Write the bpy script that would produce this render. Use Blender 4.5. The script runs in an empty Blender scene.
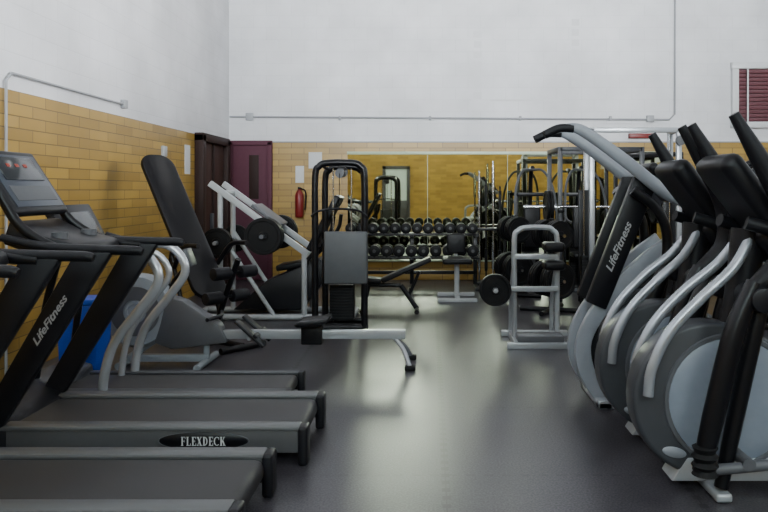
import bpy, bmesh, math, random
from mathutils import Vector, Matrix
random.seed(3)
SC=bpy.context.scene
COL=SC.collection

# ---------------------------------------------------------------- materials
def nd(nt,t,**k):
    n=nt.nodes.new(t)
    for a,b in k.items(): setattr(n,a,b)
    return n
def M(name,col,rough=.5,metal=0.0,var=.10,scale=18.0,bump=0.0,spec=.5,emit=None,es=0):
    m=bpy.data.materials.new(name); m.use_nodes=True
    nt=m.node_tree; b=nt.nodes['Principled BSDF']
    b.inputs['Roughness'].default_value=rough
    b.inputs['Metallic'].default_value=metal
    b.inputs['Specular IOR Level'].default_value=spec
    tc=nd(nt,'ShaderNodeTexCoord'); no=nd(nt,'ShaderNodeTexNoise')
    no.inputs['Scale'].default_value=scale; no.inputs['Detail'].default_value=4
    nt.links.new(tc.outputs['Object'],no.inputs['Vector'])
    mx=nd(nt,'ShaderNodeMix',data_type='RGBA')
    c0=tuple(max(0,c*(1-var)) for c in col); c1=tuple(min(1,c*(1+var)) for c in col)
    mx.inputs[6].default_value=(*c0,1); mx.inputs[7].default_value=(*c1,1)
    nt.links.new(no.outputs['Fac'],mx.inputs[0]); nt.links.new(mx.outputs[2],b.inputs['Base Color'])
    if bump:
        bp=nd(nt,'ShaderNodeBump'); bp.inputs['Strength'].default_value=bump; bp.inputs['Distance'].default_value=.01
        nt.links.new(no.outputs['Fac'],bp.inputs['Height']); nt.links.new(bp.outputs[0],b.inputs['Normal'])
    if emit:
        b.inputs['Emission Color'].default_value=(*emit,1); b.inputs['Emission Strength'].default_value=es
    return m
black=M('black_paint',(.005,.005,.007),.32,spec=.3)
black2=M('black_plastic',(.008,.008,.011),.42,spec=.3)
vinyl=M('black_vinyl',(.006,.006,.008),.42,scale=60,bump=.1,spec=.28)
rubber=M('rubber',(.007,.007,.008),.7,spec=.25)
foam=M('foam_grip',(.007,.007,.010),.5,scale=120,bump=.2,spec=.3)
iron=M('cast_iron',(.005,.005,.006),.5,0,spec=.2)
dgray=M('dark_gray_plastic',(.045,.048,.057),.42)
mgray=M('mid_gray_plastic',(.09,.093,.105),.42)
lgray=M('light_gray_plastic',(.27,.29,.33),.36)
cover=M('blue_gray_cover',(.21,.24,.295),.34)
flyw=M('blue_gray_plastic',(.25,.28,.315),.42)
belt=M('treadmill_belt',(.026,.025,.027),.55,scale=160,var=.35)
railm=M('deck_rail_gray',(.095,.098,.104),.4,scale=60)
skirt=M('skirt_gray',(.070,.070,.075),.4)
silver=M('silver_paint',(.40,.42,.45),.28,.4,var=.04)
tubes=M('gray_silver_tube',(.40,.42,.47),.25,.5,var=.04)
silverb=M('bright_silver_tube',(.56,.58,.63),.24,.55,var=.04)
chrome=M('chrome',(.6,.62,.65),.2,1.0,var=.02)
whitep=M('white_paint',(.42,.44,.46),.35,var=.05)
winframe=M('white_window_paint',(.66,.67,.68),.4,var=.05)
shroud=M('gray_shroud',(.075,.08,.088),.5)
screen=M('screen',(.01,.014,.018),.15)
panel=M('console_panel',(.035,.045,.065),.3)
led=M('red_led',(.12,.02,.01),.4,emit=(1,.08,.04),es=.2)
bluep=M('blue_plastic',(.004,.07,.52),.35)
redp=M('red_paint',(.19,.014,.014),.4)
paper=M('paper',(.62,.63,.63),.7,scale=40)
textw=M('white_lettering',(.42,.43,.45),.4)
textb=M('bright_lettering',(.6,.61,.62),.4)
brown=M('maroon_paint',(.105,.035,.055),.7,spec=.25)
brown2=M('brown_door_paint',(.055,.026,.022),.7,spec=.25)
dkbrown=M('dark_brown_frame',(.028,.013,.011),.6,spec=.25)
conduit=M('painted_conduit',(.34,.35,.37),.5)
conduit2=M('gray_conduit',(.33,.34,.36),.4)
slatm=M('red_brown_louver',(.16,.058,.07),.5)
ghost=M('faded_paint_patch',(.68,.68,.70),.65,var=.03)
mirrorm=M('mirror_glass',(.76,.80,.58),.02,1.0,var=.01)
glassday=M('daylight_glass',(.7,.8,.85),.2,emit=(.76,.95,.95),es=13)
glassday2=M('daylight_glass_dim',(.7,.8,.85),.2,emit=(.9,.95,1),es=1.2)
glassday3=M('door_glass_dim',(.4,.5,.5),.2,emit=(.85,1,.95),es=.35)
ceilm=M('ceiling_paint',(.5,.5,.5),.8)
lampm=M('added_lamp_diffuser',(.8,.8,.8),.5,emit=(1,.98,.95),es=1)
greenstrip=M('mirror_edge',(.45,.54,.38),.3)

def wall_mat(axis,zl=2.3,nm='',g=1.0,mort=1.0):
    m=bpy.data.materials.new('painted_brick_'+axis+nm); m.use_nodes=True
    nt=m.node_tree; b=nt.nodes['Principled BSDF']; L=nt.links.new
    tc=nd(nt,'ShaderNodeTexCoord'); sp=nd(nt,'ShaderNodeSeparateXYZ'); L(tc.outputs['Object'],sp.inputs[0])
    cb=nd(nt,'ShaderNodeCombineXYZ'); L(sp.outputs[axis],cb.inputs[0]); L(sp.outputs['Z'],cb.inputs[1])
    br=nd(nt,'ShaderNodeTexBrick'); L(cb.outputs[0],br.inputs['Vector'])
    br.inputs['Scale'].default_value=1; br.inputs['Brick Width'].default_value=.42; br.inputs['Row Height'].default_value=.1
    br.inputs['Mortar Size'].default_value=.006; br.inputs['Mortar Smooth'].default_value=.3
    br.inputs['Color1'].default_value=(.46*g,.285*g,.058*g,1); br.inputs['Color2'].default_value=(.315*g,.19*g,.04*g,1)
    br.inputs['Mortar'].default_value=(.18*g*mort,.11*g*mort,.033*g*mort,1)
    br2=nd(nt,'ShaderNodeTexBrick'); L(cb.outputs[0],br2.inputs['Vector'])
    br2.inputs['Scale'].default_value=1; br2.inputs['Brick Width'].default_value=.42; br2.inputs['Row Height'].default_value=.2
    br2.inputs['Mortar Size'].default_value=.006; br2.inputs['Mortar Smooth'].default_value=.6
    br2.inputs['Color1'].default_value=(.775,.775,.80,1); br2.inputs['Color2'].default_value=(.755,.755,.78,1)
    br2.inputs['Mortar'].default_value=(.70,.70,.725,1)
    no=nd(nt,'ShaderNodeTexNoise'); no.inputs['Scale'].default_value=1.1; no.inputs['Detail'].default_value=6; L(cb.outputs[0],no.inputs['Vector'])
    gt=nd(nt,'ShaderNodeMath',operation='GREATER_THAN'); L(sp.outputs['Z'],gt.inputs[0]); gt.inputs[1].default_value=zl
    mx=nd(nt,'ShaderNodeMix',data_type='RGBA'); L(gt.outputs[0],mx.inputs[0]); L(br.outputs['Color'],mx.inputs[6]); L(br2.outputs['Color'],mx.inputs[7])
    rp=nd(nt,'ShaderNodeMapRange'); L(no.outputs['Fac'],rp.inputs[0]); rp.inputs[1].default_value=.3; rp.inputs[2].default_value=.7; rp.inputs[3].default_value=.84; rp.inputs[4].default_value=1.07
    ml=nd(nt,'ShaderNodeVectorMath',operation='SCALE'); L(mx.outputs[2],ml.inputs[0]); L(rp.outputs[0],ml.inputs['Scale'])
    L(ml.outputs[0],b.inputs['Base Color'])
    rr=nd(nt,'ShaderNodeMapRange'); L(gt.outputs[0],rr.inputs[0]); rr.inputs[3].default_value=.38; rr.inputs[4].default_value=.6
    L(rr.outputs[0],b.inputs['Roughness'])
    ff=nd(nt,'ShaderNodeMix',data_type='FLOAT'); L(gt.outputs[0],ff.inputs[0]); L(br.outputs['Fac'],ff.inputs[2]); L(br2.outputs['Fac'],ff.inputs[3])
    bp=nd(nt,'ShaderNodeBump',invert=True); bp.inputs['Strength'].default_value=.25; bp.inputs['Distance'].default_value=.005
    L(ff.outputs[0],bp.inputs['Height']); L(bp.outputs[0],b.inputs['Normal'])
    return m
def floor_mat():
    m=bpy.data.materials.new('rubber_floor'); m.use_nodes=True
    nt=m.node_tree; b=nt.nodes['Principled BSDF']; L=nt.links.new
    tc=nd(nt,'ShaderNodeTexCoord'); sp=nd(nt,'ShaderNodeSeparateXYZ'); L(tc.outputs['Object'],sp.inputs[0])
    def mt(op,a,bb=None,c=None):
        n=nd(nt,'ShaderNodeMath',operation=op)
        for i,v in enumerate((a,bb,c)):
            if v is None: continue
            if isinstance(v,(int,float)): n.inputs[i].default_value=v
            else: L(v,n.inputs[i])
        return n.outputs[0]
    x,y=sp.outputs['X'],sp.outputs['Y']
    dx=mt('GREATER_THAN',mt('SINE',mt('MULTIPLY',y,66.0)),0)
    dy=mt('GREATER_THAN',mt('SINE',mt('MULTIPLY',x,66.0)),0)
    sx=mt('ABSOLUTE',mt('SUBTRACT',mt('FRACT',mt('DIVIDE',mt('ADD',mt('SUBTRACT',x,.08),.61+12.2),1.22)),.5))
    sy=mt('ABSOLUTE',mt('SUBTRACT',mt('FRACT',mt('DIVIDE',mt('ADD',mt('SUBTRACT',y,3.93),.61+12.2),1.22)),.5))
    s1=mt('MULTIPLY',mt('LESS_THAN',sx,.017),dx); s1b=mt('LESS_THAN',sx,.0025)
    s2=mt('MULTIPLY',mt('LESS_THAN',sy,.009),mt('MULTIPLY',dy,.5))
    seam=mt('MULTIPLY',mt('MAXIMUM',mt('MAXIMUM',s1,s1b),s2),.85)
    no=nd(nt,'ShaderNodeTexNoise'); no.inputs['Scale'].default_value=95; no.inputs['Detail'].default_value=5; L(tc.outputs['Object'],no.inputs['Vector'])
    n2=nd(nt,'ShaderNodeTexNoise'); n2.inputs['Scale'].default_value=3.2; n2.inputs['Detail'].default_value=8; n2.inputs['Roughness'].default_value=.65; L(tc.outputs['Object'],n2.inputs['Vector'])
    cr=nd(nt,'ShaderNodeValToRGB'); L(no.outputs['Fac'],cr.inputs[0])
    cr.color_ramp.elements[0].position=.38; cr.color_ramp.elements[0].color=(.018,.0165,.021,1)
    cr.color_ramp.elements[1].position=.66; cr.color_ramp.elements[1].color=(.082,.076,.088,1)
    rp=nd(nt,'ShaderNodeMapRange'); L(n2.outputs['Fac'],rp.inputs[0]); rp.inputs[1].default_value=.3; rp.inputs[2].default_value=.7; rp.inputs[3].default_value=.72; rp.inputs[4].default_value=1.25
    sc=nd(nt,'ShaderNodeVectorMath',operation='SCALE'); L(cr.outputs[0],sc.inputs[0]); L(rp.outputs[0],sc.inputs['Scale'])
    mx=nd(nt,'ShaderNodeMix',data_type='RGBA'); L(seam,mx.inputs[0]); L(sc.outputs[0],mx.inputs[6]); mx.inputs[7].default_value=(.003,.003,.004,1)
    L(mx.outputs[2],b.inputs['Base Color'])
    r2=nd(nt,'ShaderNodeMapRange'); L(n2.outputs['Fac'],r2.inputs[0]); r2.inputs[1].default_value=.2; r2.inputs[2].default_value=.8; r2.inputs[3].default_value=.29; r2.inputs[4].default_value=.37
    L(r2.outputs[0],b.inputs['Roughness'])
    b.inputs['Specular IOR Level'].default_value=.42
    bp=nd(nt,'ShaderNodeBump'); bp.inputs['Strength'].default_value=.2; bp.inputs['Distance'].default_value=.002
    L(no.outputs['Fac'],bp.inputs['Height']); L(bp.outputs[0],b.inputs['Normal'])
    return m

# ---------------------------------------------------------------- mesh builder
def catmull(pts,n=6):
    P=[Vector(p) for p in pts]
    if len(P)<3: return P
    Q=[P[0]*2-P[1]]+P+[P[-1]*2-P[-2]]; out=[]
    for i in range(1,len(Q)-2):
        p0,p1,p2,p3=Q[i-1:i+3]
        for k in range(n):
            t=k/n
            out.append(.5*((2*p1)+(p2-p0)*t+(2*p0-5*p1+4*p2-p3)*t*t+(3*p1-p0-3*p2+p3)*t**3))
    out.append(P[-1]); return out
class B:
    def __init__(s): s.bm=bmesh.new(); s.m=0
    def _merge(s,t,mat4=None):
        if mat4 is not None: t.transform(mat4)
        for f in t.faces: f.material_index=s.m
        me=bpy.data.meshes.new('tmp'); t.to_mesh(me); t.free(); s.bm.from_mesh(me); bpy.data.meshes.remove(me)
    def box(s,x0,x1,y0,y1,z0,z1,bev=.006,mat4=None,seg=2):
        t=bmesh.new(); bmesh.ops.create_cube(t,size=1)
        bmesh.ops.scale(t,vec=(x1-x0,y1-y0,z1-z0),verts=t.verts)
        bmesh.ops.translate(t,vec=((x0+x1)/2,(y0+y1)/2,(z0+z1)/2),verts=t.verts)
        if bev: bmesh.ops.bevel(t,geom=t.edges[:],offset=min(bev,.45*min(x1-x0,y1-y0,z1-z0)),segments=seg,affect='EDGES',profile=.5)
        s._merge(t,mat4); return s
    def prism(s,poly,y0,y1,bev=.008,mat4=None,seg=2):
        t=bmesh.new()
        a=[t.verts.new((p[0],y0,p[1])) for p in poly]; b=[t.verts.new((p[0],y1,p[1])) for p in poly]
        t.faces.new(a); t.faces.new(b[::-1]); n=len(poly)
        for i in range(n): t.faces.new((a[i],b[i],b[(i+1)%n],a[(i+1)%n]))
        bmesh.ops.recalc_face_normals(t,faces=t.faces)
        if bev:
            ed=[e for e in t.edges if all(abs(v.co.y-y0)<1e-6 for v in e.verts) or all(abs(v.co.y-y1)<1e-6 for v in e.verts) or len(poly)<9]
            bmesh.ops.bevel(t,geom=ed,offset=bev,segments=seg,affect='EDGES',profile=.5)
        s._merge(t,mat4); return s
    def tube(s,pts,r,seg=12,n=6,radii=None,smooth=True,flat=1.0):
        P=catmull(pts,n) if smooth else [Vector(p) for p in pts]
        t=bmesh.new(); rings=[]; N=len(P); up=None
        for i,p in enumerate(P):
            d=(P[min(i+1,N-1)]-P[max(i-1,0)]).normalized()
            if up is None:
                up=Vector((0,1,0)) if abs(d.y)<.9 else Vector((0,0,1))
            a=(up-d*up.dot(d)).normalized(); up=a; b=d.cross(a)
            rr=r
            if radii:
                f=i/(N-1)*(len(radii)-1); k=min(int(f),len(radii)-2); rr=radii[k]+(radii[k+1]-radii[k])*(f-k)
            rings.append([t.verts.new(p+a*math.cos(2*math.pi*j/seg)*rr*flat+b*math.sin(2*math.pi*j/seg)*rr) for j in range(seg)])
        for i in range(N-1):
            for j in range(seg):
                t.faces.new((rings[i][j],rings[i][(j+1)%seg],rings[i+1][(j+1)%seg],rings[i+1][j]))
        t.faces.new(rings[0][::-1]); t.faces.new(rings[-1])
        bmesh.ops.recalc_face_normals(t,faces=t.faces)
        s._merge(t); return s
    def cyl(s,p0,p1,r,r1=None,seg=20,bev=0):
        p0,p1=Vector(p0),Vector(p1); d=p1-p0
        t=bmesh.new(); bmesh.ops.create_cone(t,cap_ends=True,segments=seg,radius1=r,radius2=r if r1 is None else r1,depth=d.length)
        if bev:
            ed=[e for e in t.edges if abs(e.verts[0].co.z-e.verts[1].co.z)<1e-6]
            bmesh.ops.bevel(t,geom=ed,offset=bev,segments=2,affect='EDGES',profile=.5)
        s._merge(t,Matrix.Translation((p0+p1)/2)@d.to_track_quat('Z','Y').to_matrix().to_4x4()); return s
    def lathe(s,prof,c=(0,0,0),axis='Y',seg=40,closed=False):
        t=bmesh.new(); rings=[]
        for r,h in prof:
            rg=[]
            for j in range(seg):
                a=2*math.pi*j/seg; u,v=math.cos(a)*r,math.sin(a)*r
                co={'Y':(u,h,v),'X':(h,u,v),'Z':(u,v,h)}[axis]
                rg.append(t.verts.new(co))
            rings.append(rg)
        K=len(rings)
        for i in range(K if closed else K-1):
            A,Bb=rings[i],rings[(i+1)%K]
            for j in range(seg): t.faces.new((A[j],A[(j+1)%seg],Bb[(j+1)%seg],Bb[j]))
        if not closed:
            if prof[0][0]>1e-4: t.faces.new(rings[0][::-1])
            if prof[-1][0]>1e-4: t.faces.new(rings[-1])
        bmesh.ops.remove_doubles(t,verts=t.verts,dist=1e-5)
        bmesh.ops.recalc_face_normals(t,faces=t.faces)
        s._merge(t,Matrix.Translation(c)); return s
    def obj(s,name,parent=None,mats=None,label=None,ang=38):
        me=bpy.data.meshes.new(name)
        bm=s.bm; bm.normal_update()
        for e in bm.edges:
            if len(e.link_faces)==2 and e.calc_face_angle(0)>math.radians(ang): e.smooth=False
        for f in bm.faces: f.smooth=True
        bm.to_mesh(me); bm.free()
        if mats is None: mats=[black]
        if not isinstance(mats,(list,tuple)): mats=[mats]
        for m in mats: me.materials.append(m)
        o=bpy.data.objects.new(name,me); COL.objects.link(o)
        if parent: o.parent=parent
        if label: o['label']=label
        return o
def thing(name,label,cat,loc=(0,0,0),rz=0,group=None):
    e=bpy.data.objects.new(name,None); e.empty_display_size=.2; COL.objects.link(e)
    e.location=loc; e.rotation_euler=(0,0,rz)
    e['label']=label; e['category']=cat
    if group: e['group']=group
    return e
def clone(src,loc,rz=None,label=None):
    e=src.copy(); COL.objects.link(e); e.location=loc
    if rz is not None: e.rotation_euler=(0,0,rz)
    if label: e['label']=label
    def rec(a,b):
        for ch in a.children:
            c=ch.copy(); c.parent=b; COL.objects.link(c); rec(ch,c)
    rec(src,e); return e
def single(b,name,mats,label,cat,loc=(0,0,0),group=None):
    o=b.obj(name,None,mats); o.location=loc; o['label']=label; o['category']=cat
    if group: o['group']=group
    return o
def struct(b,name,mats):
    o=b.obj(name,None,mats); o['kind']='structure'; return o
def text(s,name,parent,mat,size,loc,rot,shear=0,sx=1.0,align='CENTER'):
    cu=bpy.data.curves.new('t','FONT'); cu.body=s; cu.size=size; cu.shear=shear; cu.extrude=.001; cu.align_x=align; cu.align_y='CENTER'; cu.offset=size*.018
    o=bpy.data.objects.new('t',cu); COL.objects.link(o)
    dg=bpy.context.evaluated_depsgraph_get(); dg.update()
    me=bpy.data.meshes.new_from_object(o.evaluated_get(dg)); bpy.data.objects.remove(o)
    me.transform(Matrix.Diagonal((sx,1,1,1)))
    me.materials.clear(); me.materials.append(mat)
    n=bpy.data.objects.new(name,me); COL.objects.link(n); n.parent=parent; n.location=loc; n.rotation_euler=rot
    return n
def serif_text(word,h,parent,mat,loc):
    b=B(); x=0.0; T,t,S,st=.17,.065,.30,.055
    def R(x0,x1,z0,z1): b.box(x+x0,x+x1,-.0,.02,z0,z1,0)
    def V(cx): R(cx-T/2,cx+T/2,0,1); R(cx-S/2,cx+S/2,0,st); R(cx-S/2,cx+S/2,1-st,1)
    def poly(p): b.prism([(x+a,c) for a,c in p],0,.02,0)
    for ch in word:
        w=.62
        if ch in 'FEL':
            V(.17); 
            if ch!='L': R(.17,.58,1-t,1); R(.53,.58,.76,1); R(.17,.45,.48,.48+t); R(.42,.46,.38,.62)
            if ch!='F': R(.17,.58,0,t); R(.53,.59,0,.26)
            w=.70
        elif ch=='X':
            poly([(.03,1),(.22,1),(.62,0),(.43,0)]); poly([(.52,1),(.60,1),(.12,0),(.04,0)])
            for a0,a1,zz in ((-.02,.28,1-st),(.42,.68,1-st),(-.02,.22,0),(.36,.70,0)): R(a0,a1,zz,zz+st)
            w=.76
        elif ch in 'DC':
            n=14; o=[];i=[]
            a0,a1=(-90,90) if ch=='D' else (50,310)
            cx=.22 if ch=='D' else .40
            for k in range(n+1):
                a=math.radians(a0+(a1-a0)*k/n)
                o.append((cx+math.cos(a)*.42,.5+math.sin(a)*.5)); i.append((cx+math.cos(a)*.27,.5+math.sin(a)*.43))
            for k in range(n): poly([o[k],o[k+1],i[k+1],i[k]])
            if ch=='D': V(.17); w=.78
            else: R(.62,.67,.66,.95); w=.78
        elif ch=='K':
            V(.17); poly([(.25,.42),(.33,.42),(.62,1),(.54,1)]); poly([(.28,.58),(.42,.66),(.70,0),(.50,0)]); R(.46,.70,1-st,1); R(.44,.76,0,st); w=.80
        x+=w
    tot=x
    o=b.obj('lettering',parent,mat); o.data.transform(Matrix.Diagonal((h*.86,.1,h,1))@Matrix.Translation((-tot/2,0,-.5)))
    o.location=loc; return o
PI=math.pi
def tilt(cx,cz,ang,cy=0):
    return Matrix.Translation((cx,cy,cz))@Matrix.Rotation(ang,4,'Y')

# ---------------------------------------------------------------- room
XL,XR,YB,YF,H=-3.35,6.6,12.45,-4.0,5.6
struct(B().box(XL-.2,XR+.2,YF-.2,YB+.2,-.1,0,0),'floor',floor_mat())
struct(B().box(XL-.2,XR+.2,YF-.2,YB+.2,H,H+.1,0),'ceiling',ceilm)
wX,wY=wall_mat('X'),wall_mat('Y')
struct(B().box(XL-.2,XR+.2,YB,YB+.2,0,H,0),'wall_back',wX)
struct(B().box(XL-.2,XR+.2,YF-.2,YF,0,H,0),'wall_front',wall_mat('X',3.1,'_brightened',1.5,2.1))  # brick colour brightened in place of the light this wall lacks
struct(B().box(XL-.2,XL,YF,YB,0,H,0),'wall_left',wY)
struct(B().box(XR,XR+.2,YF,YB,0,H,0),'wall_right',wY)
struct(B().box(XL,XR,YB-.012,YB,2.29,2.31,.002),'trim_1',conduit2)
# faded painted-over marks on the upper wall
b=B()
for k in range(7): b.box(.72+(k%2)*.01,.86,YB-.0015,YB,3.02+k*.17,3.13+k*.17,0)
for k in range(8): b.box(2.36,2.48+(k%2)*.01,YB-.0015,YB,3.05+k*.17,3.16+k*.17,0)
b.box(1.0,2.2,YB-.0012,YB,2.98,3.01,0)
struct(b,'trim_3',ghost)
# mirror
MX=3.95
b=B().box(-1.37,MX,YB-.02,YB,.33,2.09,0); b.m=1; b.box(-1.38,MX,YB-.03,YB,2.09,2.14,.003)
b.box(-1.38,MX,YB-.03,YB,.31,.33,.003)
for k in range(1,4): b.box(-1.37+1.33*k-.003,-1.37+1.33*k+.003,YB-.024,YB,.33,2.1,0)
single(b,'wall_mirror',[mirrorm,greenstrip],'long wall mirror with pale edge strip on yellow brick wall','mirror')
# door in back wall (maroon leaf)
b=B(); b.box(-3.28,-2.70,YB-.06,YB,0.01,2.24,.01); b.m=1; b.box(-3.0,-2.84,YB-.068,YB-.05,1.35,2.08,.004); b.m=2; b.box(-2.79,-2.75,YB-.12,YB-.05,1.0,1.04,.01)
struct(b,'door_1',[brown,dkbrown,mgray])
b=B(); b.box(-2.70,-2.62,YB-.09,YB,0,2.3,.01).box(-3.35,-3.27,YB-.09,YB,0,2.3,.01).box(-3.35,-2.62,YB-.09,YB,2.24,2.32,.01)
struct(b,'trim_2',[brown])
# doorway in left wall
b=B(); b.box(XL,XL+.05,10.75,11.95,.0,2.22,.005); b.m=1
b.box(XL,XL+.13,10.62,10.76,0,2.3,.01).box(XL,XL+.13,11.92,12.05,0,2.3,.01).box(XL,XL+.13,10.62,12.05,2.2,2.32,.01)
b.box(XL+.05,XL+.08,11.3,11.36,0,2.2,.003); b.m=2; b.box(XL+.05,XL+.1,11.2,11.25,.9,1.15,.005)
struct(b,'door_2',[brown2,dkbrown,mgray])
# glazed doorway on wall behind the camera & windows
b=B(); b.box(-1.7,-.9,YF,YF+.03,1.1,2.3,0); b.m=1
b.box(-1.83,-1.7,YF,YF+.08,0,2.43,.005).box(-.9,-.77,YF,YF+.08,0,2.43,.005).box(-1.83,-.77,YF,YF+.08,2.3,2.43,.005).box(-1.7,-.9,YF,YF+.06,0.0,1.1,.005)
struct(b,'door_3',[glassday3,mgray])
for i,(x0,x1) in enumerate(((-2.6,.2),(2.5,4.9))):
    b=B(); b.box(x0,x1,YF,YF+.03,3.4,5.3,0); b.m=1
    b.box(x0-.08,x0,YF,YF+.08,3.32,5.38,.005).box(x1,x1+.08,YF,YF+.08,3.32,5.38,.005).box(x0-.08,x1+.08,YF,YF+.08,5.3,5.38,.005).box(x0-.08,x1+.08,YF,YF+.08,3.32,3.4,.005)
    n=3
    for k in range(1,n): b.box(x0+(x1-x0)*k/n-.05,x0+(x1-x0)*k/n+.05,YF,YF+.06,3.4,5.3,.005)
    struct(b,'window_%d'%(i+2),[glassday,winframe])
for i,(a0,a1) in enumerate(((1.0,3.6),(4.4,7.0),(7.8,10.4))):
    b=B(); b.box(XR-.03,XR,a0,a1,3.2,4.8,0); b.m=1
    b.box(XR-.08,XR,a0-.08,a0,3.1,4.9,.005).box(XR-.08,XR,a1,a1+.08,3.1,4.9,.005).box(XR-.08,XR,a0-.08,a1+.08,4.8,4.9,.005).box(XR-.08,XR,a0-.08,a1+.08,3.1,3.2,.005)
    b.box(XR-.06,XR,(a0+a1)/2-.03,(a0+a1)/2+.03,3.2,4.8,.005)
    struct(b,'window_%d'%(i+4),[glassday2,winframe])
# louvered window on back wall
b=B(); 
for k in range(13):
    z=2.66+k*.066
    b.box(-.41,.41,-.018,.018,-.004,.004,0,mat4=Matrix.Translation((5.53,YB-.05,z))@Matrix.Rotation(math.radians(50),4,'X'))
b.box(5.1,5.96,YB-.012,YB,2.63,3.51,0)
b.m=1
b.box(5.01,5.11,YB-.095,YB,2.63,3.51,.004).box(5.95,6.05,YB-.095,YB,2.63,3.51,.004).box(5.0,6.06,YB-.1,YB,3.51,3.62,.006).box(5.0,6.06,YB-.1,YB,2.53,2.63,.006).box(5.25,5.275,YB-.09,YB-.07,2.6,3.52,.003)
struct(b,'window_1',[slatm,winframe])
# conduits
b=B(); b.tube([(-3.35+.02,YB-.03,2.72),(3.98,YB-.03,2.67),(4.07,YB-.03,2.76),(4.08,YB-.03,H)],.016,seg=8,smooth=False)
b.box(-3.06,-2.94,YB-.06,YB,2.66,2.78,.005); b.box(3.6,3.72,YB-.06,YB,2.63,2.74,.005)
for x in (-1.5,0,1.5,3): b.box(x-.02,x+.02,YB-.05,YB,2.66,2.73,.002)
single(b,'electrical_conduit',conduit2,'thin gray conduit running across white upper wall','conduit')
b=B(); b.tube([(XL+.025,5.86,0.0),(XL+.025,5.86,2.36),(XL+.025,5.94,2.43),(XL+.025,8.1,2.43)],.011,seg=8,smooth=False)
b.box(XL+.001,XL+.05,8.08,8.17,2.39,2.48,.005)
single(b,'electrical_conduit',conduit,'pale gray conduit with junction box on white wall','conduit')
# wall papers, thermostat etc
single(B().box(-2.02,-1.8,YB-.006,YB,1.86,2.13,0),'paper_notice',paper,'white paper notice taped to yellow brick wall','notice')
single(B().box(-2.24,-2.10,YB-.006,YB,1.62,1.90,0),'paper_notice',paper,'small pale extinguisher sign on yellow brick wall','sign')
single(B().box(XL,XL+.006,10.2,10.42,1.72,2.12,0),'paper_notice',paper,'white paper notice on yellow brick by doorway','notice')
single(B().box(XL,XL+.04,9.3,9.42,1.92,2.05,.006),'thermostat',whitep,'small white wall thermostat on yellow brick','thermostat')
single(B().box(3.3,3.72,YB-.08,YB,2.36,2.44,.01),'emergency_light',redp,'small red emergency light box on white wall','light')
# fire extinguisher
e=thing('fire_extinguisher','red fire extinguisher hanging on yellow brick wall','fire extinguisher',(-2.16,YB-.1,1.05))
B().lathe([(0,0),(.06,0),(.072,.02),(.072,.36),(.05,.42),(.025,.45),(.025,.47),(0,.47)],axis='Z',seg=20).obj('tank',e,redp)
B().box(-.015,.015,-.07,.05,.47,.5,.004).cyl((0,0,.44),(0,0,.5),.02).obj('valve',e,black)
B().tube([(.02,0,.48),(.1,0,.42),(.1,0,.2),(.09,0,.12)],.012,seg=8).obj('hose',e,rubber)
B().box(-.03,.03,.06,.1,.1,.4,.004).obj('bracket',e,black)
# added unseen ceiling lights; those behind the camera brighten the mirrored front wall
src=None
LP=((-1,2),(-1,6.5),(-1,10),(3.2,2),(3.2,6.5),(3.2,10),(-1,-1.9),(1.5,-1.9),(4,-1.9))
for i,(x,y) in enumerate(LP):
    if not src:
        src=thing('added_ceiling_light','white fluorescent ceiling light fixture','light',(x,y,H),group='added ceiling light fixtures')
        B().box(-.65,.65,-.18,.18,-.1,0,.01).obj('housing',src,winframe); B().box(-.6,.6,-.14,.14,-.115,-.1,.004).obj('diffuser',src,lampm)
    else: clone(src,(x,y,H))

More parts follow.
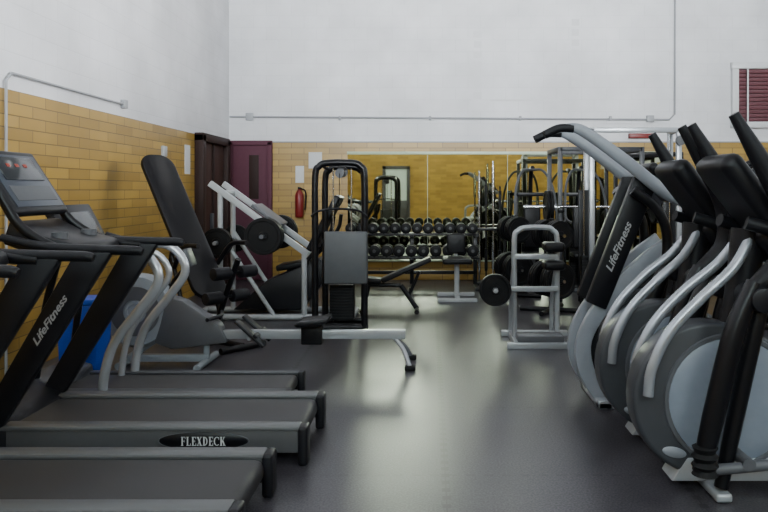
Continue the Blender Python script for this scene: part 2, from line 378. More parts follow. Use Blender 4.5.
# ---------------------------------------------------------------- treadmill (dark, with slanted uprights)
def treadmill_a(loc):
    t=thing('treadmill','black treadmill with slanted uprights and gray deck rails','treadmill',loc,group='row of black treadmills')
    b=B()
    for s in (-1,1):
        y0,y1=sorted((s*.27,s*.36)); b.box(-.98,.90,y0,y1,.07,.192,.008)
    for x in (-.6,0,.6): b.box(x-.04,x+.04,-.28,.28,.05,.09,.004)
    b.obj('frame',t,skirt)
    B().box(-.85,.9,-.262,.262,.09,.2,.045,seg=4).obj('running_belt',t,belt)
    for s in (-1,1):
        y0,y1=sorted((s*.258,s*.372)); B().box(-.76,.89,y0,y1,.19,.216,.01).obj('side_rail',t,railm)
        y0,y1=sorted((s*.255,s*.376)); B().box(.88,.935,y0,y1,.0,.214,.018,seg=3).obj('end_cap',t,black2)
    B().prism([(-1.2,.0),(-1.22,.18),(-1.12,.27),(-.95,.3),(-.78,.24),(-.7,.2),(-.7,.0)],-.37,.37,.02).obj('motor_hood',t,black2)
    for s in (-1,1):
        y0,y1=sorted((s*.315,s*.375))
        B().prism([(-.95,.08),(-.78,.08),(-.72,.22),(-.19,1.06),(-.13,1.16),(-.32,1.17)],y0,y1,.012).obj('upright',t,black2)
        B().tube([(-.74,s*.34,1.24),(-.5,s*.34,1.19),(-.25,s*.34,1.175),(-.02,s*.34,1.17),(.03,s*.34,1.16)],.026,radii=[.022,.026,.028,.027,.02]).obj('handrail',t,foam)
        B().tube([(-.24,s*.33,1.15),(-.45,s*.32,1.18),(-.66,s*.30,1.30),(-.80,s*.28,1.5),(-.95,s*.27,1.68)],.028,flat=.8).obj('console_arm',t,black)
    A=math.atan2(.40,.26)
    n=Vector((math.sin(A),0,math.cos(A)))
    U=Vector((-math.cos(A),0,math.sin(A))); O=Vector((-.72,0,1.34))
    Rm=Matrix((( U.x,0,n.x,0),(0,1,0,0),(U.z,0,n.z,0),(0,0,0,1)))
    co=B().box(0,.44,-.30,.30,0,.055,.022,mat4=Matrix.Translation(O)@Rm,seg=3).obj('console',t,black2)
    def onp(u0,u1,v0,v1,nm,mat,th=.006,off=0.0,bev=.003):
        return B().box(u0,u1,v0,v1,0,th,bev,mat4=Matrix.Translation(O+n*(.054+off))@Rm).obj(nm,co,mat)
    onp(.04,.40,-.26,.26,'display_panel',panel)
    onp(.22,.38,-.21,.21,'screen',screen,off=.006)
    for k in range(3): onp(.31,.33,-.12+k*.09,-.085+k*.09,'readout',led,th=.003,off=.012,bev=0)
    onp(.08,.18,-.22,.22,'keypad',shroud,off=.004)
    B().prism([(-.74,1.33),(-.58,1.25),(-.36,1.2),(-.34,1.14),(-.56,1.12),(-.78,1.2)],-.27,.27,.015).obj('accessory_tray',t,black2)
    for s in (-1,1): B().lathe([(.032,0),(.045,0),(.045,.05),(.032,.05)],(-.5,s*.18,1.21),'Z',24,closed=True).obj('cup_holder',t,mgray)
    ang=math.atan2(.85,.55)
    text('LifeFitness','lettering',t,textw,.056,(-.46,-.3765,.79),(PI/2,-ang,0),shear=.4,sx=1.3)
    o=B().lathe([(.97,-.001),(.97,-.005),(1.0,-.005),(1.0,-.001)],seg=48,closed=True).obj('badge_border',t,mgray); o.data.transform(Matrix.Diagonal((.25,1,.05,1))); o.location=(.37,-.36,.136)
    b=B().lathe([(0,-.004),(.9,-.004),(.97,0),(0,0)],seg=48)
    o=b.obj('badge',t,black); o.data.transform(Matrix.Diagonal((.25,1,.05,1))); o.location=(.37,-.36,.136)
    serif_text('FLEXDECK',.048,t,textb,(.37,-.3655,.136))
    return t
tm=treadmill_a((-1.6,4.42,0))
clone(tm,(-1.70,3.37,0))

# treadmill with silver curved rails
t=thing('treadmill','low treadmill with curved silver tube handrails','treadmill',(-1.79,5.24,0))
b=B()
for s in (-1,1):
    y0,y1=sorted((s*.22,s*.29)); b.box(-.95,.84,y0,y1,.04,.15,.008)
for x in (-.6,0,.6): b.box(x-.03,x+.03,-.23,.23,.045,.065,.003)
b.obj('frame',t,black2)
B().box(-.8,.83,-.225,.225,.06,.157,.04,seg=4).obj('running_belt',t,belt)
for s in (-1,1):
    y0,y1=sorted((s*.215,s*.295)); B().box(-.75,.84,y0,y1,.15,.168,.006).obj('side_rail',t,dgray)
    y0,y1=sorted((s*.21,s*.3)); B().box(.82,.87,y0,y1,0,.172,.015).obj('end_cap',t,black2)
    P=[(-.39,.13),(-.37,.30),(-.30,.50),(-.13,.72),(-.02,.88),(-.04,1.0),(-.14,1.09),(-.3,1.11)]
    B().tube([(x,s*.27,z) for x,z in P],.032).obj('handrail_post',t,silverb)
    B().tube([(-.28,s*.27,1.11),(-.45,s*.27,1.12),(-.6,s*.27,1.16)],.034).obj('grip',t,foam)
    B().tube([(-.85,s*.25,.15),(-.78,s*.25,.7),(-.66,s*.25,1.15)],.024).obj('console_mast',t,black)
P=[(-.45,.13),(-.43,.31),(-.37,.50),(-.21,.72),(-.11,.86),(-.12,.96),(-.2,1.04),(-.34,1.07)]
B().tube([(x,.18,z) for x,z in P],.024).obj('inner_rail',t,silverb)
B().prism([(-1.05,0),(-1.05,.17),(-.9,.26),(-.7,.22),(-.68,0)],-.29,.29,.02).obj('motor_hood',t,dgray)
B().box(-.03,.03,-.3,.3,-.17,.17,.02,mat4=tilt(-.68,1.24,math.radians(-28))).obj('console',t,black2)
B().box(.03,.036,-.22,.22,-.1,.1,.002,mat4=tilt(-.68,1.24,math.radians(-28))).obj('screen',t,screen)

# blue bin
t=thing('recycling_bin','blue plastic bin standing by yellow brick wall','bin',(-2.74,5.93,0))
B().prism([(-.14,0),(.14,0),(.17,.62),(-.17,.62)],-.13,.13,.015).obj('body',t,bluep)
B().box(-.18,.18,-.14,.14,.60,.65,.012).obj('rim',t,bluep)

# ---------------------------------------------------------------- rowing machine
t=thing('rowing_machine','gray rowing machine with flywheel cage and long silver rail','rowing machine',(-1.3,6.42,0))
prof=[(0,-.09),(.06,-.09),(.065,-.096),(.085,-.096),(.09,-.088)]
prof+=[(.29,-.075),(.315,-.04),(.315,.04),(.29,.075),(0,.085)]
B().lathe(prof,(-1.2,0,.47),seg=56).obj('flywheel_housing',t,flyw)
B().lathe([(.10,-.092),(.10,-.097),(.21,-.094),(.21,-.085)],(-1.2,0,.47),seg=48,closed=True).obj('vent_ring',t,mgray)
B().prism([(-1.05,.2),(-.95,.60),(-.80,.56),(-.5,.36),(-.42,.2),(-.9,.14)],-.08,.08,.025).obj('gearbox_cover',t,mgray)
B().box(-.6,1.09,-.035,.035,.225,.3,.006).obj('rail',t,silver)
B().tube([(-1.05,0,.22),(-1.3,0,.05)],.03,smooth=False).tube([(-.62,0,.22),(-.62,0,.05)],.028,smooth=False).tube([(-1.3,-.2,.03),(-1.3,.28,.03)],.03,smooth=False).tube([(-.62,-.28,.03),(-.62,.28,.03)],.03,smooth=False).box(-1.3,-.6,-.03,.03,.03,.09,.005).obj('front_leg',t,flyw)
for s in (-1,1):
    B().tube([(1.0,0,.23),(1.08,s*.1,.14),(1.13,s*.2,.03)],.02).obj('rear_leg',t,silver)
    B().box(1.09,1.18,s*.2-.04,s*.2+.04,0,.04,.01).obj('foot',t,rubber)
b=B(); b.prism([(.15,.36),(.2,.39),(.36,.4),(.44,.42),(.44,.38),(.36,.35),(.18,.34)],-.15,.15,.012); b.box(.2,.38,-.06,.06,.18,.36,.01)
b.obj('seat',t,vinyl)
for s in (-1,1):
    B().box(-.15,.17,-.06,.06,-.012,.012,.008,mat4=tilt(-.22,.3,math.radians(42),s*.13)).box(.04,.08,-.065,.065,.01,.035,.006,mat4=tilt(-.22,.3,math.radians(42),s*.13)).obj('footrest',t,black2)
B().cyl((-.22,-.15,.25),(-.22,.15,.25),.018).obj('footrest_axle',t,silver)
B().tube([(-.95,0,.55),(-.9,0,.72),(-.78,0,.85)],.018).obj('monitor_arm',t,black)
B().box(-.02,.02,-.09,.09,-.08,.08,.01,mat4=tilt(-.77,.92,math.radians(-20))).obj('monitor',t,dgray)
B().tube([(-.55,-.22,.42),(-.5,0,.42),(-.55,.22,.42)],.017).obj('pull_handle',t,foam)

# ---------------------------------------------------------------- tall incline board
t=thing('incline_board','tall mottled gray padded board with black border on frame','exercise bench',(-2.34,7.45,0),math.radians(-38))
dx,dz=1.04,1.42; a=math.atan2(dz,dx)
L=math.hypot(dx,dz)
R=Matrix.Translation((-.76,0,1.85))@Matrix.Rotation(a,4,'Y')
def stad(x0,x1,w,z0,z1,bev,rr):
    P=[]
    for cx,cy,a0 in ((x1-rr,w-rr,0),(x0+rr,w-rr,90),(x0+rr,-w+rr,180),(x1-rr,-w+rr,270)):
        for k in range(7):
            an=math.radians(a0+k*15); P.append((cx+math.cos(an)*rr,cy+math.sin(an)*rr))
    m=R@Matrix.Rotation(PI/2,4,'X')
    return B().prism(P,-z1,-z0,bev,mat4=m)
stad(0,L,.19,-.05,0,.015,.15).obj('board',t,black)
stad(.035,L-.04,.145,0,.02,.01,.12).obj('pad',t,M('mottled_gray_vinyl',(.085,.085,.09),.55,scale=45,var=.45,bump=.15,spec=.35))
B().tube([(-.3,0,1.2),(-.62,0,.05)],.03,smooth=False).tube([(-.62,-.3,.03),(-.62,.3,.03)],.03,smooth=False).tube([(-.62,0,.04),(.75,0,.04)],.03,smooth=False).tube([(.75,-.25,.03),(.75,.25,.03)],.03,smooth=False).tube([(-.1,-.2,.85),(.2,-.2,.05),(.2,.2,.05),(-.1,.2,.85)],.022,smooth=False).obj('base_frame',t,black)
B().tube([(.3,0,.05),(.42,0,.35),(.68,0,.85)],.028).cyl((.62,-.22,.72),(.62,.22,.72),.014).cyl((.5,-.22,.48),(.5,.22,.48),.014).obj('foot_post',t,black)
for x,z in ((.62,.72),(.5,.48)):
    for s in (-1,1): B().cyl((x,s*.06,z),(x,s*.24,z),.06,bev=.012).obj('roller_pad',t,foam)
for s in (-1,1): B().tube([(.02,s*.25,.75),(.2,s*.28,.95),(.45,s*.28,.98)],.024).obj('side_handle',t,black)

# ---------------------------------------------------------------- weight plates
def plate_mesh(r,th,name='weight_plate'):
    p=[(.028,-th/2),(.05,-th/2),(.055,-th*.3),(r*.78,-th*.3),(r*.82,-th/2),(r*.98,-th/2),(r,-th*.35),(r,th*.35),(r*.98,th/2),(r*.82,th/2),(r*.78,th*.3),(.055,th*.3),(.05,th/2),(.028,th/2)]
    o=B().lathe(p,seg=40,closed=True).obj(name,None,iron); return o
pm={}
def plate(loc,r=.2,th=.04,rz=0,label='black cast iron weight plate loaded on a bar'):
    k=(r,th)
    if k not in pm:
        o=plate_mesh(r,th); pm[k]=o
    else:
        o=pm[k].copy(); COL.objects.link(o)
    o.location=loc; o.rotation_euler=(0,0,rz); o['label']=label; o['category']='weight plate'; o['group']='cast iron weight plates'
    return o

# ---------------------------------------------------------------- leg press
t=thing('leg_press_machine','pale framed angled leg press with black pads','exercise machine',(-2.0,8.9,0))
b=B()
for s in (-1,1):
    y=s*.28
    b.box(-.05,1.35,y-.03,y+.03,-.035,.035,.006,mat4=Matrix.Translation((-.5,0,1.55))@Matrix.Rotation(math.radians(36),4,'Y'))
    b.tube([(-.42,y,1.46),(-.42,y,.04)],.032,smooth=False)
    b.tube([(.55,y,.78),(.55,y,.04)],.032,smooth=False)
    b.tube([(-.75,y,.035),(1.1,y,.035)],.034,smooth=False)
    b.tube([(-.42,y,1.0),(.2,y,.05)],.025,smooth=False)
b.tube([(-.75,-.28,.035),(-.75,.28,.035)],.034,smooth=False).tube([(1.1,-.28,.035),(1.1,.28,.035)],.034,smooth=False).tube([(-.42,-.28,1.47),(-.42,.28,1.47)],.03,smooth=False).tube([(.55,-.28,.72),(.55,.28,.72)],.03,smooth=False)
b.obj('frame',t,whitep)
b=B(); b.box(-.2,.2,-.25,.25,.05,.09,.01,mat4=Matrix.Translation((.05,0,1.15))@Matrix.Rotation(math.radians(36),4,'Y'))
b.cyl((.13,-.62,.98),(.13,.62,.98),.024).box(.06,.2,-.3,.3,.94,1.12,.01)
b.obj('sled',t,mgray)
B().cyl((-.42,-.52,.9),(-.42,.52,.9),.022).obj('plate_horn',t,silver)
B().box(-.02,.06,-.22,.22,-.36,.36,.02,mat4=tilt(.74,1.12,math.radians(28)),seg=3).obj('back_pad',t,vinyl)
B().box(-.25,.2,-.2,.2,-.03,.04,.02,mat4=tilt(.45,.62,math.radians(-10)),seg=3).box(.3,.36,-.03,.03,.1,.6,.004).obj('seat_pad',t,vinyl)
B().prism([(-.3,.1),(.5,.1),(.9,.6),(.7,.7),(.1,.45)],-.2,.2,.02).obj('lower_carriage',t,black2)
for s in (-1,1): B().tube([(.6,s*.34,.7),(.85,s*.36,1.0),(.9,s*.36,1.2)],.024).obj('grab_handle',t,black)
for y in (-.40,-.46,-.52,.42,.48): plate((-2.0+.13,8.9+y,.98),.21,.045)
for y in (-.38,-.43,.4): plate((-2.0-.42,8.9+y,.9),.17,.04)

# ---------------------------------------------------------------- cable station
def cable_station(loc,rz=0,label='black tubular cable machine with gray weight shroud'):
    t=thing('cable_machine',label,'exercise machine',loc,rz,group='cable machines')
    b=B()
    for y,w,z in ((0,.265,1.79),(.45,.22,1.76)):
        b.tube([(-w,y,.03),(-w,y,.9),(-w,y,z-.16),(-w+.04,y,z-.04),(-w+.13,y,z),(w-.13,y,z),(w-.04,y,z-.04),(w,y,z-.16),(w,y,.9),(w,y,.03)],.036,n=5)
        b.tube([(-w-.04,y,.03),(w+.04,y,.03)],.03,smooth=False)
    b.tube([(-.2,0,1.77),(-.2,.45,1.74)],.02,smooth=False).tube([(.2,0,1.77),(.2,.45,1.74)],.02,smooth=False).tube([(-.24,0,.04),(-.22,.45,.04)],.025,smooth=False).tube([(.24,0,.04),(.22,.45,.04)],.025,smooth=False)
    b.obj('frame',t,black)
    B().box(-.16,.30,-.09,-.04,.50,1.06,.02,seg=3).obj('weight_shroud',t,shroud)
    b=B()
    for k in range(12): b.box(-.13,.13,.14,.3,.08+k*.032,.112+k*.032,.003)
    b.obj('weight_stack',t,iron)
    for x in (-.1,.1): B().cyl((x,.22,.05),(x,.22,1.74),.009).obj('guide_rod',t,chrome)
    B().cyl((0,.2,1.7),(0,.25,1.7),.06).obj('pulley',t,dgray); B().cyl((0,-.02,1.68),(0,.03,1.68),.05).obj('pulley',t,dgray)
    B().cyl((0,-.05,1.68),(0,-.05,1.3),.004,seg=6).obj('cable',t,rubber)
    B().tube([(-.3,-.06,1.22),(-.2,-.06,1.28),(0,-.06,1.3),(.2,-.06,1.28),(.3,-.06,1.22)],.012,seg=8).obj('pull_bar',t,black)
    return t
cs=cable_station((-.965,8.0,0))
def bench(loc,rz=0,ang=28,label='black adjustable incline weight bench',mat=None):
    t=thing('weight_bench',label,'bench',loc,rz,group='weight benches')
    B().box(0,.66,-.12,.12,0,.06,.02,mat4=Matrix.Translation((-.12,0,.36))@Matrix.Rotation(math.radians(-ang),4,'Y'),seg=3).obj('backrest',t,vinyl)
    B().box(-.40,-.14,-.13,.13,0,.06,.02,mat4=Matrix.Translation((0,0,.34))@Matrix.Rotation(math.radians(6),4,'Y'),seg=3).obj('seat',t,vinyl)
    B().tube([(-.38,0,.33),(.1,0,.33)],.025,smooth=False).tube([(-.3,0,.33),(-.36,0,.04)],.03,smooth=False).tube([(.1,0,.33),(.3,0,.04)],.03,smooth=False).tube([(-.36,-.22,.03),(-.36,.22,.03)],.028,smooth=False).tube([(.3,-.22,.03),(.3,.22,.03)],.028,smooth=False).tube([(.2,0,.2),(.33,0,.5)],.02,smooth=False).obj('frame',t,mat or black)
    return t
bn=bench((-.46,9.2,0),ang=24)
# flat bench end-on
t=thing('weight_bench','small black padded bench on white pedestal frame','bench',(.37,10.3,0),PI/2,group='weight benches')
B().box(-.3,.3,-.2,.2,.5,.57,.025,seg=3).obj('seat',t,vinyl)
B().box(.27,.33,-.13,.13,.6,.88,.025,seg=3).obj('backrest',t,vinyl)
B().tube([(0,0,.5),(0,0,.06)],.035,smooth=False).box(-.3,.3,-.03,.03,.02,.07,.006).box(-.33,-.27,-.26,.26,0,.05,.006).box(.27,.33,-.26,.26,0,.05,.006).tube([(.1,0,.5),(.36,0,.52),(.36,0,.8)],.022).obj('frame',t,whitep)

# ---------------------------------------------------------------- dumbbell racks and dumbbells
RX=-.28
t=thing('dumbbell_rack','dark two tier dumbbell rack in front of mirror','rack',(RX,11.35,0))
b=B()
for x in (-.98,0,.98):
    b.box(x-.03,x+.03,-.3,.3,0,.05,.006).prism([(x-.03,0),(x+.03,0),(x+.03,.84),(x-.03,.84)],.2,.26,.004).box(x-.02,x+.02,-.05,.25,.79,.82,.002).box(x-.02,x+.02,-.2,.25,.45,.48,.002)
b.box(-.98,.98,.2,.25,.2,.25,.003)
b.obj('frame',t,black)
for z,y in ((.5,-.06),(.84,.06)):
    B().box(-1.02,1.02,y-.15,y-.1,z-.03,z+.0,.004).box(-1.02,1.02,y+.1,y+.15,z-.03,z,.004).box(-1.02,-.96,y-.15,y+.15,z-.05,z-.03,.002).box(.96,1.02,y-.15,y+.15,z-.05,z-.03,.002).box(-.03,.03,y-.15,y+.15,z-.05,z-.03,.002).obj('shelf',t,black)
hx=M('dumbbell_end',(.04,.041,.045),.4,.2)
def dumbbell(r,l):
    b=B()
    for s in (-1,1):
        b.m=0; b.cyl((0,s*l*.5,0),(0,s*l*.22,0),r,seg=20,bev=.01)
        b.m=1; b.cyl((0,s*(l*.5+.003),0),(0,s*l*.5,0),r*.3,seg=16)
    b.m=1; b.cyl((0,-l*.25,0),(0,l*.25,0),.015,seg=10)
    return b
dm={}
for z,y,n,r in ((.5,-.06,11,.088),(.84,.06,12,.08)):
    for k in range(n):
        x=-.92+k*(1.84/(n-1))
        if r not in dm:
            o=dumbbell(r,.32).obj('dumbbell',None,[iron,hx]); dm[r]=o
        else: o=dm[r].copy(); COL.objects.link(o)
        o.location=(RX+x,11.35+y,z+r); o['label']='round black dumbbell lying on rack shelf'; o['category']='dumbbell'; o['group']='dumbbells on the two tier rack'

# ---------------------------------------------------------------- silver plate loaded stand
t=thing('calf_raise_machine','silver tubular plate loaded machine with step platform','exercise machine',(1.05,7.35,0))
b=B()
b.tube([(-.22,0,.05),(-.22,0,.6),(-.22,0,1.02),(-.18,0,1.1),(-.1,0,1.13),(.1,0,1.13),(.16,0,1.1),(.2,0,1.02),(.2,0,.6),(.2,0,.05)],.026,n=5)
b.box(-.32,.36,-.32,-.26,0,.06,.006).box(-.32,.36,.3,.36,0,.06,.006).box(-.25,-.19,-.3,.34,.0,.06,.006).box(.17,.23,-.3,.34,0,.06,.006)
b.box(-.22,.2,-.025,.025,.82,.87,.006).box(-.22,.2,-.025,.025,.5,.55,.006).tube([(-.22,0,.8),(-.22,.3,.4),(-.22,.34,.06)],.022).tube([(.2,0,.8),(.2,.3,.4),(.2,.34,.06)],.022)
b.obj('frame',t,silver)
B().box(-.22,.22,-.3,-.08,.06,.12,.01).obj('step_platform',t,mgray)
for zz in (.9,.72): B().box(.06,.26,-.14,.1,zz,zz+.09,.03,seg=3).obj('shoulder_pad',t,vinyl)
B().box(-.46,.2,-.09,-.04,.51,.56,.006).cyl((-.42,-.2,.535),(-.42,.1,.535),.024).obj('weight_horn',t,silver)
plate((.63,7.2,.535),.155,.04); plate((.63,7.245,.535),.155,.04)

# ---------------------------------------------------------------- power rack
def prack(loc,w=.55,d=.45,mat=None,label='tall gray power rack with barbell before mirror'):
    t=thing('power_rack',label,'rack',loc,group='power racks')
    b=B()
    for x in (-w,w):
        for y in (-d,d): b.box(x-.03,x+.03,y-.03,y+.03,0,2.08,.005)
        b.box(x-.03,x+.03,-d,d,2.02,2.08,.005).box(x-.03,x+.03,-d-.03,d+.03,0,.06,.005).box(x-.02,x+.02,-d,d,.6,.65,.004)
    b.box(-w,w,d-.03,d+.03,2.02,2.08,.005).box(-w,w,d-.03,d+.03,0.0,.06,.005).box(-w,w,-d-.03,-d+.03,2.02,2.08,.005)
    b.obj('frame',t,mat or dgray)
    for s in (-1,1): B().box(s*w-.04,s*w+.04,-d-.11,-d-.01,1.2,1.26,.005).obj('bar_hook',t,black)
    return t
prack((2.3,10.5,0))
prack((3.33,11.7,0),.5,.3,black,'black squat rack standing close to mirror')
def barbell(loc,r):
    t=thing('barbell','steel barbell with black plates resting on rack','barbell',loc,group='barbells')
    B().cyl((-1.05,0,0),(1.05,0,0),.014,seg=12).obj('bar',t,chrome)
    for s in (-1,1): B().cyl((s*.64,0,0),(s*1.05,0,0),.024,seg=14).cyl((s*.62,0,0),(s*.65,0,0),.04,seg=14).obj('sleeve',t,chrome)
    for x in (-.69,-.74,.69,.74): plate((loc[0]+x,loc[1],loc[2]),r,.04,PI/2)
barbell((2.3,9.99,1.274),.22)

# plate tree
def tree(loc,rz=0):
    t=thing('plate_tree','black weight tree holding cast iron plates','weight rack',loc,rz,group='weight trees')
    B().tube([(0,0,.03),(0,0,1.15)],.035,smooth=False).tube([(-.3,-.25,.03),(.3,.25,.03)],.03,smooth=False).tube([(-.3,.25,.03),(.3,-.25,.03)],.03,smooth=False).obj('post',t,black)
    h=[]
    for z in (.4,.95):
        for s in (-1,1):
            B().cyl((0,0,z),(0,s*.28,z),.022).obj('horn',t,chrome); h.append((s,z))
    for s,z in h:
        for k in range(3):
            r=.22 if z<.6 else .18
            p=Matrix.Rotation(rz,4,'Z')@Vector((0,s*(.09+k*.05),z))
            plate((loc[0]+p.x,loc[1]+p.y,p.z),r,.04,rz,'black cast iron weight plate stored on weight tree')
    return t
tree((1.18,10.5,0),.3); tree((3.5,10.6,0),-.2)
tree((1.5,9.2,0),.4)

# upright holder with bars
t=thing('bar_holder','black upright stand holding vertical exercise bars','rack',(.95,11.85,0))
B().box(-.25,.25,-.15,.15,0,.06,.008).box(-.25,-.22,-.02,.02,.05,.9,.004).box(.22,.25,-.02,.02,.05,.9,.004).box(-.25,.25,-.1,.1,.86,.9,.004).obj('frame',t,black)
for i,(x,h,c) in enumerate(((-.17,1.75,chrome),(-.06,1.6,black),(.05,1.9,chrome),(.16,1.5,black))):
    o=B().cyl((0,0,0),(0,0,h),.014,seg=10).cyl((0,0,h*.1),(0,0,h*.32),.025,seg=12).cyl((0,0,h*.75),(0,0,h*.95),.025,seg=12).obj('exercise_bar',None,c)
    o.location=(.95+x,11.85,.06); o['label']='straight steel exercise bar standing in black holder'; o['category']='bar'; o['group']='bars in the holder'

# seated lever machine
def lever(loc,rz=0):
    t=thing('chest_press_machine','black seated press machine with padded seat and lever arms','exercise machine',loc,rz,group='seated press machines')
    B().box(-.04,.04,-.5,.5,0,.07,.006).box(-.35,.35,-.52,-.44,0,.06,.006).box(-.35,.35,.44,.52,0,.06,.006).tube([(0,.4,.05),(0,.42,1.0),(0,.3,1.75),(0,.1,1.85)],.035).box(-.25,-.21,.25,.32,.05,1.46,.005).box(.21,.25,.25,.32,.05,1.46,.005).box(-.25,.25,.25,.32,1.4,1.46,.005).obj('frame',t,black)
    B().box(-.18,.18,-.25,.15,.45,.52,.02,seg=3).obj('seat',t,vinyl)
    B().box(-.13,.13,.12,.19,.58,1.25,.025,seg=3).obj('back_pad',t,vinyl)
    b=B()
    for k in range(14): b.box(-.14,.14,.34,.42,.08+k*.04,.12+k*.04,.003)
    b.obj('weight_stack',t,iron)
    for s in (-1,1): B().tube([(0,.1,1.82),(s*.16,.05,1.8),(s*.28,-.1,1.55),(s*.32,-.3,1.1),(s*.25,-.4,1.0)],.02).obj('lever_arm',t,shroud)
    B().box(-.03,.03,.0,.06,.06,.46,.004).obj('seat_post',t,mgray)
    return t
lever((4.2,9.7,0),-.3)
lever((1.62,11.7,0),0)
lever((2.4,11.75,0),0)

# cable crossover
t=thing('cable_crossover','tall pale cable crossover frame with black weight stacks','exercise machine',(2.5,9.1,0))
b=B()
for s in (-1,1):
    b.box(s*.53-.03,s*.53+.03,-.03,.03,0,2.25,.005).box(s*.53-.03,s*.53+.03,.3,.36,0,2.25,.005).box(s*.53-.03,s*.53+.03,-.3,.5,0,.06,.005).box(s*.53-.03,s*.53+.03,-.03,.36,2.2,2.25,.004)
b.box(-.56,.56,-.03,.03,2.2,2.26,.005)
b.obj('frame',t,silver)
for s in (-1,1):
    b=B()
    for k in range(15): b.box(s*.53-.1,s*.53+.1,.1,.24,.08+k*.04,.12+k*.04,.003)
    b.obj('weight_stack',t,iron)
    B().box(s*.53-.11,s*.53+.11,.26,.29,.1,1.5,.01).obj('stack_cover',t,black2)
    B().cyl((s*.53,-.05,2.1),(s*.53,-.09,2.1),.06).obj('pulley',t,dgray)
    for q in (-.06,.06): B().cyl((s*.53+q,.17,.06),(s*.53+q,.17,2.2),.009,seg=8).obj('guide_rod',t,chrome)
clone(cs,(3.6,8.0,0),label='black tubular cable machine standing behind cross trainers')

# ---------------------------------------------------------------- cross trainers
def trainer(loc):
    t=thing('elliptical_trainer','gray elliptical cross trainer with round drive housing','elliptical trainer',loc,group='row of elliptical trainers')
    R=.39; zc=.445; n=44
    poly=[(math.cos(2*PI*k/n)*R,zc+math.sin(2*PI*k/n)*R) for k in range(n)]
    poly=[(x*(1.0 if x<0 else 1.18),z) for x,z in poly]
    B().prism(poly,-.085,.085,.022,seg=3).obj('drive_housing',t,dgray)
    for s in (-1,1):
        o=B().lathe([(0,-.02),(.22,-.018),(.29,-.012),(.315,0),(0,0)],seg=48).obj('side_cover',t,cover)
        o.location=(.1,s*.085,zc)
        if s>0: o.scale=(1,-1,1)
        o=B().lathe([(.312,0),(.318,-.010),(.335,-.010),(.34,0)],seg=48,closed=True).obj('cover_rim',t,mgray); o.location=(.1,s*.085,zc)
        if s>0: o.scale=(1,-1,1)
    o=B().lathe([(0,-.006),(.85,-.006),(1,0),(0,0)],seg=32).obj('badge',t,lgray); o.data.transform(Matrix.Diagonal((.062,1,.027,1))); o.location=(-.185,-.085,.185); o.rotation_euler=(0,math.radians(12),0)
    b=B(); b.box(-.1,1.35,-.05,.05,.03,.1,.01).box(-.04,.04,-.26,.26,0,.045,.015,seg=3).box(1.3,1.4,-.3,.3,0,.05,.015,seg=3).prism([(-.2,.04),(.45,.04),(.35,.16),(-.12,.16)],-.09,.09,.01)
    b.obj('base_frame',t,silver)
    for y in (-.13,.13):
        B().tube([(-.33,y,.48),(-.31,y,.62),(-.22,y,.80),(-.06,y,.97),(.1,y*.8,1.11),(.2,y*.5,1.25)],.027).obj('mast_tube',t,tubes)
    B().tube([(.14,0,.75),(.19,0,1.0),(.22,0,1.3)],.08,flat=1.2).obj('console_mast',t,black2)
    Mx=Matrix.Translation((.20,0,1.46))@Matrix.Rotation(math.radians(-38),4,'Y')
    c=B().box(-.06,.06,-.21,.21,-.26,.26,.05,mat4=Mx,seg=4).box(-.12,.08,-.15,.15,-.36,-.14,.055,mat4=Mx,seg=3).obj('console',t,black2)
    B().box(.056,.064,-.16,.16,-.1,.2,.003,mat4=Mx).obj('screen',c,panel)
    B().box(.064,.068,-.13,.13,.05,.17,0,mat4=Mx).obj('display',c,screen)
    for s in (-1,1):
        y=s*.27
        B().tube([(-.12,y,.16),(-.06,y,.42),(.04,y,.82),(.14,y,1.06)],.05,radii=[.042,.052,.052,.042]).obj('lower_arm',t,black)
        B().tube([(.0,s*.21,.06),(.08,s*.21,.45),(.17,s*.21,.85),(.21,s*.21,1.0)],.04,radii=[.034,.042,.042,.034]).obj('link_rod',t,black)
        B().tube([(.14,y,1.04),(.29,y,1.18),(.30,y*1.03,1.36),(.18,y*1.06,1.6),(.03,y*1.06,1.86)],.05,radii=[.04,.06,.074,.070,.050,.042,.026],seg=16).obj('upper_grip',t,foam)
        B().cyl((.16,s*.1,.98),(.16,s*.33,.98),.06,bev=.01).obj('pivot',t,black2)
        B().lathe([(.03,-.08),(.062,-.075),(.048,-.05),(.064,-.03),(.048,-.01),(.064,.012),(.048,.03),(.06,.055),(.03,.07)],(-.1,y,.22),'Z',18).obj('linkage_boot',t,rubber)
        B().tube([(-.12,y,.16),(.3,y,.2),(.75,y,.26),(1.3,y,.12)],.026).cyl((.1,s*.09,.2),(.1,s*.3,.2),.03).obj('pedal_arm',t,mgray)
        B().box(.55,.95,y-.075,y+.075,.27,.31,.015,seg=3).box(.55,.58,y-.075,y+.075,.3,.38,.01).obj('pedal',t,black2)
        B().tube([(.14,s*.17,1.34),(.30,s*.2,1.28),(.45,s*.2,1.10),(.47,s*.2,.98)],.034).obj('fixed_handle',t,foam)
    return t
tr=trainer((1.41,3.83,0)); clone(tr,(1.40,4.53,0))
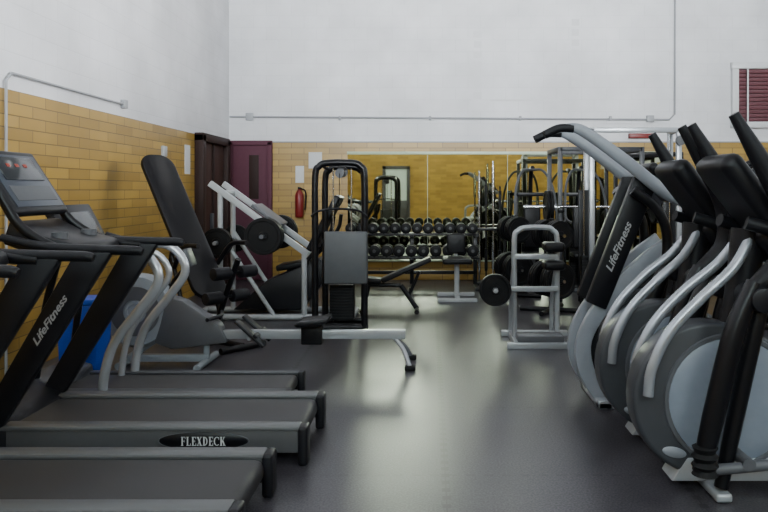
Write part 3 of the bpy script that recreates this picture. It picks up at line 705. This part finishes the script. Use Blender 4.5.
# ---------------------------------------------------------------- climber with crescent housing
t=thing('stair_climber','silver climber with open crescent frame around dark wheel','stair climber',(1.45,5.4,0))
outer=[(.22,1.18),(.02,1.03),(-.2,.82),(-.36,.6),(-.43,.4),(-.4,.2),(-.28,.0)]
inner=[(-.16,.0),(-.28,.2),(-.32,.4),(-.25,.57),(-.1,.75),(.12,.95),(.28,1.09)]
o2=[tuple(p)[:1]+tuple(p)[2:] for p in catmull([(x,0,z) for x,z in outer],4)]
i2=[tuple(p)[:1]+tuple(p)[2:] for p in catmull([(x,0,z) for x,z in inner],4)]
for s in (-1,1):
    y0,y1=sorted((s*.11,s*.17)); B().prism(o2+i2,y0,y1,.012).obj('crescent_frame',t,lgray)
B().prism(i2+[(.5,.7),(.55,.06),(-.1,.06)],-.06,.06,.012).obj('inner_housing',t,black2)
B().lathe([(0,-.10),(.09,-.10),(.1,-.085),(.29,-.08),(.30,-.1),(.34,-.1),(.35,-.08),(.35,.08),(.34,.1),(0,.1)],(.1,0,.45),seg=48).obj('drive_wheel',t,dgray)
for s in (-1,1):
    y0,y1=sorted((s*.12,s*.19)); B().prism([(-.36,.72),(-.22,.66),(.12,1.5),(.28,1.5),(.2,1.6),(-.02,1.6)],y0,y1,.012).obj('mast',t,black2)
text('LifeFitness','lettering',t,textw,.072,(-.135,-.193,1.10),(PI/2,-math.radians(67),0),shear=.35,sx=1.2)
B().box(-.1,1.1,-.3,-.22,0,.06,.01).box(-.1,1.1,.22,.3,0,.06,.01).box(-.3,-.2,-.3,.3,0,.05,.01).box(-.3,0,-.3,-.22,0,.06,.01).box(-.3,0,.22,.3,0,.06,.01).obj('base_frame',t,silver)
for s in (-1,1):
    B().tube([(-.62,s*.24,1.9),(-.5,s*.24,1.93),(-.38,s*.24,1.9),(-.1,s*.24,1.7),(.15,s*.24,1.5),(.3,s*.22,1.42)],.04,radii=[.022,.03,.04,.045,.045,.04],flat=.7).obj('handrail',t,lgray)
    B().tube([(-.66,s*.24,1.88),(-.56,s*.24,1.925),(-.46,s*.24,1.925)],.03).obj('grip',t,foam)
    B().tube([(-.05,s*.25,1.5),(.12,s*.27,1.35),(.18,s*.27,1.1),(.1,s*.27,.6)],.036).obj('lever_arm',t,black)
    B().box(.3,.72,s*.18-.08,s*.18+.08,.22+s*.06,.26+s*.06,.015).obj('pedal',t,black2)
B().box(-.03,.04,-.2,.2,-.17,.17,.03,mat4=tilt(.2,1.55,math.radians(-40)),seg=3).obj('console',t,black2)
B().box(.04,.045,-.15,.15,-.11,.12,0,mat4=tilt(.2,1.55,math.radians(-40))).obj('screen',t,panel)

# ---------------------------------------------------------------- lights
def area(loc,rot,sx,sy,e,col=(1,1,1),spread=PI):
    l=bpy.data.lights.new('area','AREA'); l.shape='RECTANGLE'; l.size=sx; l.size_y=sy; l.energy=e; l.color=col; l.spread=spread
    o=bpy.data.objects.new('lamp_light',l); COL.objects.link(o); o.location=loc; o.rotation_euler=rot; return o
for (x,y) in LP:
    area((x,y,H-.13),(0,0,0),1.2,.28,7 if y>0 else 42,(1,.98,.96))  # lamps of the added ceiling fixtures, stronger behind the camera
for (a0,a1),e in zip(((1.0,3.6),(4.4,7.0),(7.8,10.4)),(80,165,50)):
    area((XR-.1,(a0+a1)/2,4.0),(0,PI/2+math.radians(7),0),1.6,2.6,e,(.96,.98,1),math.radians(56))
for x0,x1 in ((-2.6,.2),(2.5,4.9)):
    area(((x0+x1)/2,YF+.1,4.35),(PI/2+math.radians(5),0,0),x1-x0,1.9,170,(.93,.97,1),math.radians(44))
w=bpy.data.worlds.new('w'); SC.world=w; w.use_nodes=True
w.node_tree.nodes['Background'].inputs[0].default_value=(.7,.8,1,1); w.node_tree.nodes['Background'].inputs[1].default_value=.3
# ---------------------------------------------------------------- camera
cam=bpy.data.cameras.new('camera'); co=bpy.data.objects.new('camera',cam); COL.objects.link(co)
cam.sensor_width=36; cam.lens=35.02; cam.shift_x=-46/768; cam.shift_y=-66/768
co.location=(0,0,1.5); co.rotation_euler=(PI/2,0,0); SC.camera=co
